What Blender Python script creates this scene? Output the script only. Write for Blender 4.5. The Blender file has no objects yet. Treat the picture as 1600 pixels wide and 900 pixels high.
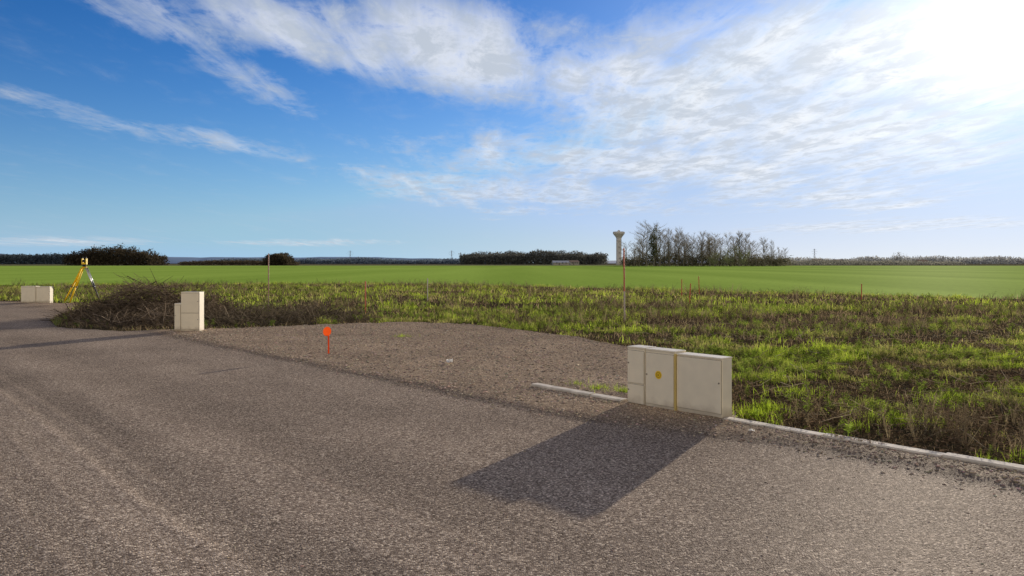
import bpy, math, random
import numpy as np
from mathutils import Vector, Quaternion
random.seed(7); rng=np.random.default_rng(7)
S=bpy.context.scene; COL=S.collection
rad=math.radians
# ------------------------------------------------------------------ helpers
def mesh_np(name,V,F,mat=None,parent=None,cols=None,smooth=False,loc=None):
    V=np.asarray(V,dtype=np.float32); F=np.asarray(F,dtype=np.int32)
    k=F.shape[1]; me=bpy.data.meshes.new(name)
    me.vertices.add(len(V)); me.vertices.foreach_set("co",V.ravel())
    me.loops.add(F.size); me.loops.foreach_set("vertex_index",F.ravel())
    me.polygons.add(len(F)); me.polygons.foreach_set("loop_start",np.arange(0,F.size,k,dtype=np.int32))
    try: me.polygons.foreach_set("loop_total",np.full(len(F),k,dtype=np.int32))
    except Exception: pass
    if smooth: me.polygons.foreach_set("use_smooth",np.ones(len(F),dtype=bool))
    if cols is not None:
        a=me.color_attributes.new("col",'FLOAT_COLOR','POINT')
        c=np.ones((len(V),4),dtype=np.float32); c[:,:3]=cols; a.data.foreach_set("color",c.ravel())
    me.update(calc_edges=True); me.validate()
    o=bpy.data.objects.new(name,me); COL.objects.link(o)
    if mat: me.materials.append(mat)
    if parent: o.parent=parent
    if loc is not None: o.location=loc
    return o
def mesh_py(name,V,F,mat=None,parent=None,smooth=False):
    me=bpy.data.meshes.new(name); me.from_pydata([tuple(v) for v in V],[],[tuple(f) for f in F]); me.update()
    if smooth:
        for p in me.polygons: p.use_smooth=True
    o=bpy.data.objects.new(name,me); COL.objects.link(o)
    if mat: me.materials.append(mat)
    if parent: o.parent=parent
    return o
def empty(name,loc,rotz=0,label=None,cat=None,group=None):
    e=bpy.data.objects.new(name,None); e.empty_display_size=0.2; COL.objects.link(e)
    e.location=loc; e.rotation_euler=(0,0,rotz); tag(e,label,cat,group); return e
def tag(o,label=None,cat=None,group=None,kind=None):
    if label:o["label"]=label
    if cat:o["category"]=cat
    if group:o["group"]=group
    if kind:o["kind"]=kind
    return o
class MB:
    def __init__(s): s.V=[];s.F=[]
    def add(s,V,F):
        n=len(s.V); s.V+= [tuple(v) for v in V]; s.F+=[tuple(i+n for i in f) for f in F]
    def box(s,x0,x1,y0,y1,z0,z1):
        s.add([(x0,y0,z0),(x1,y0,z0),(x1,y1,z0),(x0,y1,z0),(x0,y0,z1),(x1,y0,z1),(x1,y1,z1),(x0,y1,z1)],
              [(0,3,2,1),(4,5,6,7),(0,1,5,4),(1,2,6,5),(2,3,7,6),(3,0,4,7)])
    def tube(s,p,q,r0,r1,n=8,caps=True):
        p=Vector(p);q=Vector(q);a=(q-p).normalized()
        u=a.orthogonal().normalized();w=a.cross(u)
        V=[];F=[]
        for (c,r) in ((p,r0),(q,r1)):
            for i in range(n):
                t=2*math.pi*i/n; V.append(c+u*(r*math.cos(t))+w*(r*math.sin(t)))
        for i in range(n): F.append((i,(i+1)%n,n+(i+1)%n,n+i))
        if caps: F.append(tuple(range(n-1,-1,-1)));F.append(tuple(range(n,2*n)))
        s.add(V,F)
    def lathe(s,prof,n=24,c=(0,0)):
        V=[];F=[]
        for (r,z) in prof:
            for i in range(n):
                t=2*math.pi*i/n;V.append((c[0]+r*math.cos(t),c[1]+r*math.sin(t),z))
        for j in range(len(prof)-1):
            for i in range(n):
                F.append((j*n+i,j*n+(i+1)%n,(j+1)*n+(i+1)%n,(j+1)*n+i))
        F.append(tuple(range(n-1,-1,-1)));m=(len(prof)-1)*n;F.append(tuple(range(m,m+n)))
        s.add(V,F)
    def obj(s,name,mat,parent=None,smooth=False,bevel=0):
        o=mesh_py(name,s.V,s.F,mat,parent,smooth)
        if bevel:
            b=o.modifiers.new("b",'BEVEL');b.width=bevel;b.segments=3;b.limit_method='ANGLE'
            for p in o.data.polygons:p.use_smooth=True
            w=o.modifiers.new("w",'WEIGHTED_NORMAL')
        return o
def hsh(ix,iy,seed):
    n=(ix.astype(np.int64)*374761393+iy.astype(np.int64)*668265263+seed*1442695041)&0xffffffff
    n=((n^(n>>13))*1274126177)&0xffffffff
    return ((n^(n>>16))&0xffff)/65535.0
def vn(x,y,seed=0):
    x=np.asarray(x,float);y=np.asarray(y,float)
    ix=np.floor(x);iy=np.floor(y);fx=x-ix;fy=y-iy
    fx=fx*fx*(3-2*fx);fy=fy*fy*(3-2*fy)
    a=hsh(ix,iy,seed);b=hsh(ix+1,iy,seed);c=hsh(ix,iy+1,seed);d=hsh(ix+1,iy+1,seed)
    return (a*(1-fx)+b*fx)*(1-fy)+(c*(1-fx)+d*fx)*fy
def fbm(x,y,seed=0,o=4):
    r=0;a=.5;t=0
    for i in range(o):
        r=r+a*vn(x*2**i+i*17.3,y*2**i-i*9.1,seed+i);t+=a;a*=.5
    return r/t
def sst(a,b,x):
    t=np.clip((x-a)/(b-a),0,1);return t*t*(3-2*t)
# ------------------------------------------------------------------ materials
def mat(name):
    m=bpy.data.materials.new(name);m.use_nodes=True;nt=m.node_tree;nt.nodes.clear()
    return m,nt
def N(nt,t,**k):
    n=nt.nodes.new(t)
    for a,b in k.items(): setattr(n,a,b)
    return n
def L(nt,a,b): nt.links.new(a,b)
def simple(name,col,rough=.7,noise=.15,scale=8,bump=0,metal=0,spec=.3,dirt=None):
    m,nt=mat(name);o=N(nt,'ShaderNodeOutputMaterial');p=N(nt,'ShaderNodeBsdfPrincipled')
    p.inputs['Roughness'].default_value=rough;p.inputs['Metallic'].default_value=metal;p.inputs['Specular IOR Level'].default_value=spec
    tc=N(nt,'ShaderNodeTexCoord');nz=N(nt,'ShaderNodeTexNoise');nz.inputs['Scale'].default_value=scale;nz.inputs['Detail'].default_value=6
    L(nt,tc.outputs['Object'],nz.inputs['Vector'])
    r=N(nt,'ShaderNodeValToRGB');r.color_ramp.elements[0].position=.3;r.color_ramp.elements[1].position=.7
    r.color_ramp.elements[0].color=tuple(c*(1-noise) for c in col)+(1,);r.color_ramp.elements[1].color=tuple(min(1,c*(1+noise)) for c in col)+(1,)
    L(nt,nz.outputs['Fac'],r.inputs['Fac']);src=r.outputs['Color']
    if dirt:
        sp=N(nt,'ShaderNodeSeparateXYZ');L(nt,tc.outputs['Object'],sp.inputs[0])
        ad=N(nt,'ShaderNodeMath',operation='MULTIPLY_ADD');L(nt,nz.outputs['Fac'],ad.inputs[0]);ad.inputs[1].default_value=.18;L(nt,sp.outputs['Z'],ad.inputs[2])
        mr=N(nt,'ShaderNodeMapRange');L(nt,ad.outputs[0],mr.inputs[0]);mr.inputs[1].default_value=.08;mr.inputs[2].default_value=.22;mr.inputs[3].default_value=.75;mr.inputs[4].default_value=0
        mx=N(nt,'ShaderNodeMixRGB');L(nt,mr.outputs[0],mx.inputs[0]);L(nt,src,mx.inputs[1]);mx.inputs[2].default_value=dirt+(1,);src=mx.outputs[0]
    L(nt,src,p.inputs['Base Color'])
    if bump:
        b=N(nt,'ShaderNodeBump');b.inputs['Strength'].default_value=bump;b.inputs['Distance'].default_value=.01;L(nt,nz.outputs['Fac'],b.inputs['Height']);L(nt,b.outputs[0],p.inputs['Normal'])
    L(nt,p.outputs[0],o.inputs[0]);return m
def leafmat(name,trans=.5):
    m,nt=mat(name);o=N(nt,'ShaderNodeOutputMaterial');a=N(nt,'ShaderNodeAttribute',attribute_name='col')
    d=N(nt,'ShaderNodeBsdfDiffuse');L(nt,a.outputs['Color'],d.inputs[0])
    if trans==0: L(nt,d.outputs[0],o.inputs[0]);return m
    t=N(nt,'ShaderNodeBsdfTranslucent');x=N(nt,'ShaderNodeMixShader');x.inputs[0].default_value=trans
    L(nt,a.outputs['Color'],t.inputs[0]);L(nt,d.outputs[0],x.inputs[1]);L(nt,t.outputs[0],x.inputs[2]);L(nt,x.outputs[0],o.inputs[0]);return m
def thinplastic(name,col,trans=.5):
    m,nt=mat(name);o=N(nt,'ShaderNodeOutputMaterial');tc=N(nt,'ShaderNodeTexCoord');nz=N(nt,'ShaderNodeTexNoise');nz.inputs['Scale'].default_value=25;L(nt,tc.outputs['Object'],nz.inputs['Vector'])
    mx=N(nt,'ShaderNodeMixRGB');L(nt,nz.outputs['Fac'],mx.inputs[0]);mx.inputs[1].default_value=tuple(c*.92 for c in col)+(1,);mx.inputs[2].default_value=col+(1,)
    d=N(nt,'ShaderNodeBsdfDiffuse');t=N(nt,'ShaderNodeBsdfTranslucent');x=N(nt,'ShaderNodeMixShader');x.inputs[0].default_value=trans
    L(nt,mx.outputs[0],d.inputs[0]);L(nt,mx.outputs[0],t.inputs[0]);L(nt,d.outputs[0],x.inputs[1]);L(nt,t.outputs[0],x.inputs[2]);L(nt,x.outputs[0],o.inputs[0]);return m
M_leaf=leafmat("foliage",.6); M_dry=leafmat("dry_stems",.35); M_straw=leafmat("straw",.5); M_stone=leafmat("stones",0.0)
def sheen(nt,base,o,fac,rough,col=(1,1,1,1),nrm=None):
    g=N(nt,'ShaderNodeBsdfGlossy');g.inputs['Roughness'].default_value=rough;g.inputs['Color'].default_value=col
    if nrm is not None: L(nt,nrm,g.inputs['Normal'])
    x=N(nt,'ShaderNodeMixShader');x.inputs[0].default_value=fac;L(nt,base,x.inputs[1]);L(nt,g.outputs[0],x.inputs[2]);L(nt,x.outputs[0],o.inputs[0])
def gravelmat():
    m,nt=mat("gravel");o=N(nt,'ShaderNodeOutputMaterial');p=N(nt,'ShaderNodeBsdfDiffuse')
    tc=N(nt,'ShaderNodeTexCoord')
    v=N(nt,'ShaderNodeTexVoronoi');v.inputs['Scale'].default_value=92;L(nt,tc.outputs['Object'],v.inputs['Vector'])
    sx=N(nt,'ShaderNodeSeparateColor');L(nt,v.outputs['Color'],sx.inputs[0])
    r=N(nt,'ShaderNodeValToRGB');cr=r.color_ramp
    kk=(.93,.915,.87)
    cr.elements[0].color=(.12*kk[0],.088*kk[1],.062*kk[2],1);cr.elements[1].color=(.88*kk[0],.73*kk[1],.56*kk[2],1)
    for pos,c in ((.3,(.235,.180,.135)),(.6,(.360,.283,.215)),(.85,(.52,.415,.318))):
        e=cr.elements.new(pos);e.color=tuple(c[i]*kk[i] for i in range(3))+(1,)
    L(nt,sx.outputs[0],r.inputs['Fac'])
    n1=N(nt,'ShaderNodeTexNoise');n1.inputs['Scale'].default_value=.55;n1.inputs['Detail'].default_value=5;L(nt,tc.outputs['Object'],n1.inputs['Vector'])
    mr=N(nt,'ShaderNodeMapRange');mr.inputs[1].default_value=.3;mr.inputs[2].default_value=.7;mr.inputs[3].default_value=.84;mr.inputs[4].default_value=1.13;L(nt,n1.outputs['Fac'],mr.inputs[0])
    a=N(nt,'ShaderNodeAttribute',attribute_name='col')
    mx=N(nt,'ShaderNodeMixRGB',blend_type='MULTIPLY');mx.inputs[0].default_value=1;L(nt,r.outputs[0],mx.inputs[1]);L(nt,mr.outputs[0],mx.inputs[2])
    m2=N(nt,'ShaderNodeMixRGB',blend_type='MULTIPLY');m2.inputs[0].default_value=1;L(nt,mx.outputs[0],m2.inputs[1]);L(nt,a.outputs['Color'],m2.inputs[2])
    L(nt,m2.outputs[0],p.inputs['Color'])
    b=N(nt,'ShaderNodeBump',invert=True);b.inputs['Strength'].default_value=.48;b.inputs['Distance'].default_value=.010;L(nt,v.outputs['Distance'],b.inputs['Height']);L(nt,b.outputs[0],p.inputs['Normal'])
    sheen(nt,p.outputs[0],o,.022,.55,(1,.96,.9,1),b.outputs[0]);return m
M_gravel=gravelmat()
def groundmat(name,cols,scales,bump=.5,dist=.03,stretch=None,var=.35,sh=0):
    m,nt=mat(name);o=N(nt,'ShaderNodeOutputMaterial');p=N(nt,'ShaderNodeBsdfDiffuse')
    tc=N(nt,'ShaderNodeTexCoord');mp=N(nt,'ShaderNodeMapping');L(nt,tc.outputs['Object'],mp.inputs[0])
    if stretch: mp.inputs['Rotation'].default_value[2]=stretch[0];mp.inputs['Scale'].default_value=stretch[1]
    n1=N(nt,'ShaderNodeTexNoise');n1.inputs['Scale'].default_value=scales[0];n1.inputs['Detail'].default_value=8;L(nt,mp.outputs[0],n1.inputs['Vector'])
    n2=N(nt,'ShaderNodeTexNoise');n2.inputs['Scale'].default_value=scales[1];n2.inputs['Detail'].default_value=6;L(nt,tc.outputs['Object'],n2.inputs['Vector'])
    r=N(nt,'ShaderNodeValToRGB');r.color_ramp.elements[0].position=.36;r.color_ramp.elements[1].position=.64
    r.color_ramp.elements[0].color=cols[0]+(1,);r.color_ramp.elements[1].color=cols[1]+(1,);L(nt,n1.outputs['Fac'],r.inputs[0])
    mr=N(nt,'ShaderNodeMapRange');mr.inputs[1].default_value=.3;mr.inputs[2].default_value=.7;mr.inputs[3].default_value=1-var;mr.inputs[4].default_value=1+var;L(nt,n2.outputs['Fac'],mr.inputs[0])
    mx=N(nt,'ShaderNodeMixRGB',blend_type='MULTIPLY');mx.inputs[0].default_value=1;L(nt,r.outputs[0],mx.inputs[1]);L(nt,mr.outputs[0],mx.inputs[2]);L(nt,mx.outputs[0],p.inputs['Color'])
    if bump:
        b=N(nt,'ShaderNodeBump');b.inputs['Strength'].default_value=bump;b.inputs['Distance'].default_value=dist;L(nt,n2.outputs['Fac'],b.inputs['Height']);L(nt,b.outputs[0],p.inputs['Normal'])
    if sh: sheen(nt,p.outputs[0],o,sh,.75,(1,1,.8,1))
    else: L(nt,p.outputs[0],o.inputs[0])
    return m
# ------------------------------------------------------------------ camera / light / world
cam=bpy.data.cameras.new("camera");co=bpy.data.objects.new("camera",cam);COL.objects.link(co);S.camera=co
co.location=(0,0,1.6);co.rotation_euler=(rad(90),0,0);cam.sensor_width=36;cam.lens=27.2;cam.shift_y=-39/1600;cam.clip_end=9000;cam.clip_start=.05
SAZ,SEL=rad(29.2),rad(10.3)
sd=Vector((math.sin(SAZ)*math.cos(SEL),math.cos(SAZ)*math.cos(SEL),math.sin(SEL)))
sun=bpy.data.lights.new("sun",'SUN');sun.energy=5;sun.angle=rad(.6);sun.color=(1,.90,.77)
so=bpy.data.objects.new("sun",sun);COL.objects.link(so);so.rotation_euler=(-sd).to_track_quat('-Z','Y').to_euler()
S.view_settings.view_transform='Standard';S.view_settings.look='None';S.view_settings.exposure=0
W=bpy.data.worlds.new("World");S.world=W;W.use_nodes=True;nt=W.node_tree;nt.nodes.clear()
wo=N(nt,'ShaderNodeOutputWorld')
sky=N(nt,'ShaderNodeTexSky',sky_type='NISHITA');sky.sun_disc=False;sky.sun_elevation=SEL;sky.sun_rotation=SAZ
sky.air_density=1.0;sky.dust_density=.3;sky.ozone_density=3.0;sky.altitude=100
tc=N(nt,'ShaderNodeTexCoord');sp=N(nt,'ShaderNodeSeparateXYZ');L(nt,tc.outputs['Generated'],sp.inputs[0])
def M(op,a,b=None,c=None,clamp=False):
    n=N(nt,'ShaderNodeMath',operation=op);n.use_clamp=clamp
    for i,x in enumerate((a,b,c)):
        if x is None: continue
        if isinstance(x,(int,float)): n.inputs[i].default_value=x
        else: L(nt,x,n.inputs[i])
    return n.outputs[0]
def MR(x,a,b,c,d,sm=True):
    n=N(nt,'ShaderNodeMapRange');n.interpolation_type='SMOOTHSTEP' if sm else 'LINEAR'
    L(nt,x,n.inputs[0])
    for i,v in enumerate((a,b,c,d)): n.inputs[i+1].default_value=v
    return n.outputs[0]
X,Y,Z=sp.outputs
ys=M('MAXIMUM',Y,.03);u=M('DIVIDE',X,ys);v=M('DIVIDE',Z,ys)
cu=N(nt,'ShaderNodeCombineXYZ');L(nt,u,cu.inputs[0]);L(nt,v,cu.inputs[1])
zs=M('ADD',M('MAXIMUM',Z,.0),.03);cp=N(nt,'ShaderNodeCombineXYZ');L(nt,M('DIVIDE',X,zs),cp.inputs[0]);L(nt,M('DIVIDE',Y,zs),cp.inputs[1])
wn=N(nt,'ShaderNodeTexNoise');wn.inputs['Scale'].default_value=.9;wn.inputs['Detail'].default_value=3;L(nt,cp.outputs[0],wn.inputs['Vector'])
def vm(op,a,b):
    n=N(nt,'ShaderNodeVectorMath',operation=op)
    for i,x in enumerate((a,b)):
        if isinstance(x,tuple): n.inputs[i].default_value=x
        else: L(nt,x,n.inputs[i])
    return n.outputs[0]
wv=vm('MULTIPLY',vm('SUBTRACT',wn.outputs['Color'],(.5,.5,.5)),(.14,.06,0))
uvw=vm('ADD',cu.outputs[0],wv)
blobs=[(450,38,340,60,13,.85),(760,90,300,85,14,1.05),(1010,145,330,100,10,1.15),(1320,90,430,120,0,1.2),(1260,200,420,90,2,1.15),
 (1060,260,480,46,4,1.0),(790,300,310,34,5,.85),(1270,300,280,34,2,.9),(255,35,170,28,22,.6),(410,125,140,30,25,.6),(270,208,270,24,9,.52),(70,160,170,28,15,.48),
 (90,377,190,10,0,.75),(480,379,170,7,0,.7),(1400,352,330,14,-2,.7),(680,235,200,26,8,.4)]
acc=None
for (px,py,rx,ry,tilt,wgt) in blobs:
    mp=N(nt,'ShaderNodeMapping',vector_type='TEXTURE')
    mp.inputs['Location'].default_value=((px-800)/1209,(411-py)/1209,0);mp.inputs['Rotation'].default_value=(0,0,rad(-tilt));mp.inputs['Scale'].default_value=(rx/1209,ry/1209,1)
    L(nt,uvw if ry>15 else cu.outputs[0],mp.inputs[0])
    ln=N(nt,'ShaderNodeVectorMath',operation='LENGTH');L(nt,mp.outputs[0],ln.inputs[0])
    g=MR(ln.outputs['Value'],0.18,1.42,wgt,0)
    acc=g if acc is None else M('SMOOTH_MAX',acc,g,.2)
back_fill=MR(Y,.1,-.35,0,1.0)  # unseen bright clouds behind the camera, added to fill shaded fronts
mask=M('MAXIMUM',acc,back_fill)
mp=N(nt,'ShaderNodeMapping');mp.inputs['Rotation'].default_value=(0,0,rad(47));mp.inputs['Scale'].default_value=(1.8,.40,1);L(nt,cp.outputs[0],mp.inputs[0])
ns=N(nt,'ShaderNodeTexNoise');ns.inputs['Scale'].default_value=1.25;ns.inputs['Detail'].default_value=7;ns.inputs['Roughness'].default_value=.62;ns.inputs['Distortion'].default_value=.5;L(nt,mp.outputs[0],ns.inputs['Vector'])
mp2=N(nt,'ShaderNodeMapping');mp2.inputs['Rotation'].default_value=(0,0,rad(70));mp2.inputs['Scale'].default_value=(2.7,1.6,1);L(nt,cp.outputs[0],mp2.inputs[0])
nm=N(nt,'ShaderNodeTexNoise');nm.inputs['Scale'].default_value=2.0;nm.inputs['Detail'].default_value=7;nm.inputs['Roughness'].default_value=.66;nm.inputs['Distortion'].default_value=.3;L(nt,mp2.outputs[0],nm.inputs['Vector'])
n_all=M('ADD',M('MULTIPLY',ns.outputs['Fac'],.52),M('MULTIPLY',nm.outputs['Fac'],.48))
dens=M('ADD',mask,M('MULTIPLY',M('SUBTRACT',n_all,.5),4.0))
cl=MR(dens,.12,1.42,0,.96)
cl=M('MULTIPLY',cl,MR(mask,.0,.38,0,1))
dt=N(nt,'ShaderNodeVectorMath',operation='DOT_PRODUCT');L(nt,tc.outputs['Generated'],dt.inputs[0])
ga,ge=rad(34.5),rad(17);dt.inputs[1].default_value=(math.sin(ga)*math.cos(ge),math.cos(ga)*math.cos(ge),math.sin(ge))
cosd=M('MAXIMUM',dt.outputs['Value'],0)
g1=M('MULTIPLY',M('POWER',cosd,200),.5);g2=M('MULTIPLY',M('POWER',cosd,44),.29);g3=M('MULTIPLY',M('POWER',cosd,9),.12)
glow=M('ADD',M('ADD',g1,g2),g3)
sc_=N(nt,'ShaderNodeMixRGB',blend_type='MULTIPLY');sc_.inputs[0].default_value=1;sc_.inputs[2].default_value=(.086,.104,.138,1);L(nt,sky.outputs[0],sc_.inputs[1])
hs=N(nt,'ShaderNodeHueSaturation');hs.inputs['Saturation'].default_value=1.15;L(nt,sc_.outputs[0],hs.inputs['Color'])
gm_=N(nt,'ShaderNodeGamma');gm_.inputs[1].default_value=1.18;L(nt,hs.outputs[0],gm_.inputs[0])
lim=N(nt,'ShaderNodeMixRGB',blend_type='DARKEN');lim.inputs[0].default_value=1;L(nt,gm_.outputs[0],lim.inputs[1]);lim.inputs[2].default_value=(.27,.48,.86,1)
hz=N(nt,'ShaderNodeMixRGB');L(nt,M('MULTIPLY',M('POWER',M('SUBTRACT',1,M('MAXIMUM',Z,0)),11),.92),hz.inputs[0]);L(nt,lim.outputs[0],hz.inputs[1])
hcol=N(nt,'ShaderNodeMixRGB');L(nt,MR(M('POWER',cosd,3),.1,.95,0,1),hcol.inputs[0]);hcol.inputs[1].default_value=(.37,.60,.87,1);hcol.inputs[2].default_value=(.78,.81,.84,1);L(nt,hcol.outputs[0],hz.inputs[2])
bsky=N(nt,'ShaderNodeBackground');bsky.inputs['Strength'].default_value=1.0
L(nt,hz.outputs[0],bsky.inputs[0])
shade=MR(nm.outputs['Fac'],.38,.60,1,0)
cc=N(nt,'ShaderNodeMixRGB');L(nt,shade,cc.inputs[0]);cc.inputs[1].default_value=(.55,.61,.70,1);cc.inputs[2].default_value=(.90,.92,.95,1)
cb=N(nt,'ShaderNodeMixRGB');L(nt,back_fill,cb.inputs[0]);L(nt,cc.outputs[0],cb.inputs[1]);cb.inputs[2].default_value=(.92,.81,.66,1)  # warm white of the added fill clouds
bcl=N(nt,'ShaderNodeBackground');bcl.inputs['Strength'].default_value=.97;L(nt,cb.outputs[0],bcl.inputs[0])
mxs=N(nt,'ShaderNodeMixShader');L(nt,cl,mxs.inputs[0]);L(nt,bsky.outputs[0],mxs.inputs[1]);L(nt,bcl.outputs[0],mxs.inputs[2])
bgl=N(nt,'ShaderNodeBackground');bgl.inputs[0].default_value=(1,.97,.90,1);L(nt,glow,bgl.inputs['Strength'])
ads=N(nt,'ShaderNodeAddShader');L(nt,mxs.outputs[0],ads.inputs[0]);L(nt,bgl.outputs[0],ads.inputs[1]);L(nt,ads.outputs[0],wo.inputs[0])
# ------------------------------------------------------------------ site layout
P0=np.array([2.17,7.556]);D=np.array([.666,-.746]);NN=np.array([.746,.666])
POLY=np.array([(8.8,.13),(2.17,7.556),(2.22,7.9),(2.3,8.6),(2.6,10.2),(3.3,12.0),(2.75,13.2),(2.1,14.4),(1.34,16.3),(-.97,19.5),(-2.72,20.6),(-4.85,19.5),(-6.8,18.3),(-7.76,18.1),(-9.1,17.9),(-11.2,19.0),(-13.0,21.7),(-15.6,27.2),(-17.0,30.0),(-21,31.9),(-32,33),(-70,34),(-70,-6),(14,-6)])
def insdf(x,y,poly=POLY):
    x=np.asarray(x,float);y=np.asarray(y,float);ins=np.zeros(x.shape,bool);dm=np.full(x.shape,1e9);n=len(poly)
    for i in range(n):
        a=poly[i];b=poly[(i+1)%n];dx,dy=b-a
        t=np.clip(((x-a[0])*dx+(y-a[1])*dy)/(dx*dx+dy*dy),0,1)
        dm=np.minimum(dm,np.hypot(x-a[0]-t*dx,y-a[1]-t*dy))
        c=((a[1]>y)!=(b[1]>y))
        if abs(dy)>1e-9: ins^= c&(x<(dx*(y-a[1])/dy+a[0]))
    return np.where(ins,dm,-dm)
def st(x,y):
    return (x-P0[0])*NN[0]+(y-P0[1])*NN[1],(x-P0[0])*D[0]+(y-P0[1])*D[1]
def edge_s(t): return -1.02+.6*sst(-2.0,1.0,t)
TRK=((-4.35,.045,.7),(-4.50,.03,-.5),(-4.75,.04,.6),(-4.98,.04,.8),(-5.3,.03,.5),(-5.6,.04,.6),(-6.35,.04,.6),(-6.55,.03,-.5),(-6.72,.04,.7),(-6.98,.04,.6),(-3.9,.04,.4),(-3.3,.05,.3))
def tracks(s,t):
    wob=.55*(fbm(t*.14,t*0+3,21)-.5)+.012*np.clip(t,-12,8);r=0
    for s0,w,h in TRK:
        am=sst(.36,.60,fbm(t*.4+s0*3,t*0+s0,31))*sst(9,1.0,t)*(.2+1.2*fbm(t*5,s*8,44))
        r=r+h*am*np.exp(-((s-s0-wob)/w)**2)
    return r
def broad(s,t):
    wob=.55*(fbm(t*.14,t*0+3,21)-.5)+.012*np.clip(t,-12,8);r=0
    for s0,w,h in ((-4.65,.22,-1),(-4.1,.18,.7),(-5.15,.2,.8),(-5.9,.3,-.6),(-6.6,.22,-.9),(-7.2,.2,.7),(-3.4,.25,-.5),(-2.6,.3,.5)):
        r=r+h*(.4+.9*fbm(t*.5,s*1.5+s0,47))*np.exp(-((s-s0-wob)/w)**2)
    return r
def road_h(x,y):
    s,t=st(x,y);e=edge_s(t)+.30*(fbm(t*1.1,s*1.3,3)-.5)+.10*(fbm(t*5,s*5,33)-.5)
    pad=sst(-.16,.20,s-e)
    z=.035+.022*pad
    z=z+.005*(fbm(x*.9,y*.9,5)-.5)+.003*(fbm(x*6,y*6,25)-.5)+pad*.012*(fbm(x*2.0,y*2.0,9)-.5)+pad*.010*(fbm(x*8,y*8,19)-.5)
    z=z+.010*tracks(s,t)+.004*broad(s,t)
    return z,pad,s,t
def grow(a,b,step,lim_a,lim_b):
    m=list(np.arange(a,b,step));lo=[];v=a;d=step
    while v>lim_a: d*=1.06;v-=d;lo.append(v)
    hi=[];v=m[-1];d=step
    while v<lim_b: d*=1.05;v+=d;hi.append(v)
    return np.array(lo[::-1]+m+hi)
xs=grow(-8,6,.035,-70,14);ysr=grow(2.0,13,.035,-6,34.5)
GX,GY=np.meshgrid(xs,ysr);gx=GX.ravel();gy=GY.ravel()
z,pad,s_,t_=road_h(gx,gy)
sdv=insdf(gx,gy)+.25*(fbm(gx*1.6,gy*1.6,77)-.5)*(s_>.15)
z=z-.14*sst(.05,-.35,sdv)
nx=len(xs);ny=len(ysr);idx=np.arange(nx*ny).reshape(ny,nx)
F=np.stack([idx[:-1,:-1],idx[:-1,1:],idx[1:,1:],idx[1:,:-1]],-1).reshape(-1,4)
keep=(sdv[F]>-.6).any(1);F=F[keep]
c=np.ones((len(gx),3))
ed=np.exp(-((s_-edge_s(t_)+.03-.30*(fbm(t_*1.1,s_*1.3,3)-.5))/.12)**2)
c*= (1-.36*ed*(.3+1.2*fbm(gx*2.5,gy*2.5,14)))[:,None]
c*= np.stack([1+.22*pad,1+.16*pad,1+.05*pad],1)*(1-.10*pad*(fbm(gx*1.5,gy*1.5,71)>.5))[:,None]
c*= (1-.30*sst(.5,0,sdv))[:,None]
c*= (1-.18*sst(-.1,.15,s_-edge_s(t_))*sst(-2.5,-.5,t_)*(.4+1.2*fbm(gx*1.3,gy*1.3,15)))[:,None]
c*= (1+.34*tracks(s_,t_)+.20*broad(s_,t_))[:,None]
c*= (.88+.24*fbm(t_*.25,s_*1.6,56))[:,None]
used=np.unique(F);remap=-np.ones(len(gx),int);remap[used]=np.arange(len(used))
road=mesh_np("road",np.stack([gx,gy,z],1)[used],remap[F],M_gravel,cols=c[used],smooth=True)
tag(road,"grey brown gravel road and pad with wheel tracks",None,None,"structure")
M_soil=groundmat("soil",((.060,.043,.027),(.085,.070,.036)),(.35,9),1,.05)
g=MB();R=5000;nn=96
g.V=[(0,0,0)]+[(R*math.cos(2*math.pi*i/nn),R*math.sin(2*math.pi*i/nn),0) for i in range(nn)];g.F=[(0,1+i,1+(i+1)%nn) for i in range(nn)]
ground=g.obj("ground",M_soil);tag(ground,kind="structure",label="dark weedy soil reaching the horizon")
def fedge(x): return np.interp(x,[-500,-60,-35,-10,0,13.6,22.5,40,80,520],[70,60,56,60,54,41.5,34.5,22,8,5])
M_field=groundmat("crop_field",((.245,.375,.036),(.34,.490,.062)),(.06,2.0),0,.05,(.35,(1,.08,1)),.14,.028)
fx=np.concatenate([np.arange(-500,-60,20),np.arange(-60,60,1.0),np.arange(60,541,20)])
V=[];F=[]
for i,x in enumerate(fx):
    yn=float(fedge(x))+1.6*(float(vn(x*.35,0,4))-.5)
    for k,yy in enumerate((yn,yn+6,120,260,490-abs(x)*.12)): V.append((x,yy,.004 if k else .003))
for i in range(len(fx)-1):
    for k in range(4): a=i*5+k;F.append((a,a+5,a+6,a+1))
fld=mesh_py("field",V,F,M_field);tag(fld,kind="structure",label="bright green young cereal crop field")
M_stub=groundmat("stubble",((.16,.14,.08),(.20,.21,.10)),(.01,.3),.2,.05)
b=MB();b.V=[(-900,500,.01),(900,440,.01),(1400,900,.01),(-1400,900,.01)];b.F=[(0,1,2,3)]
tag(b.obj("far_field",M_stub),kind="structure",label="distant muted stubble farmland")
M_conc=simple("concrete",(.64,.56,.44),.9,.30,7,.5)
kb=MB()
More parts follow.
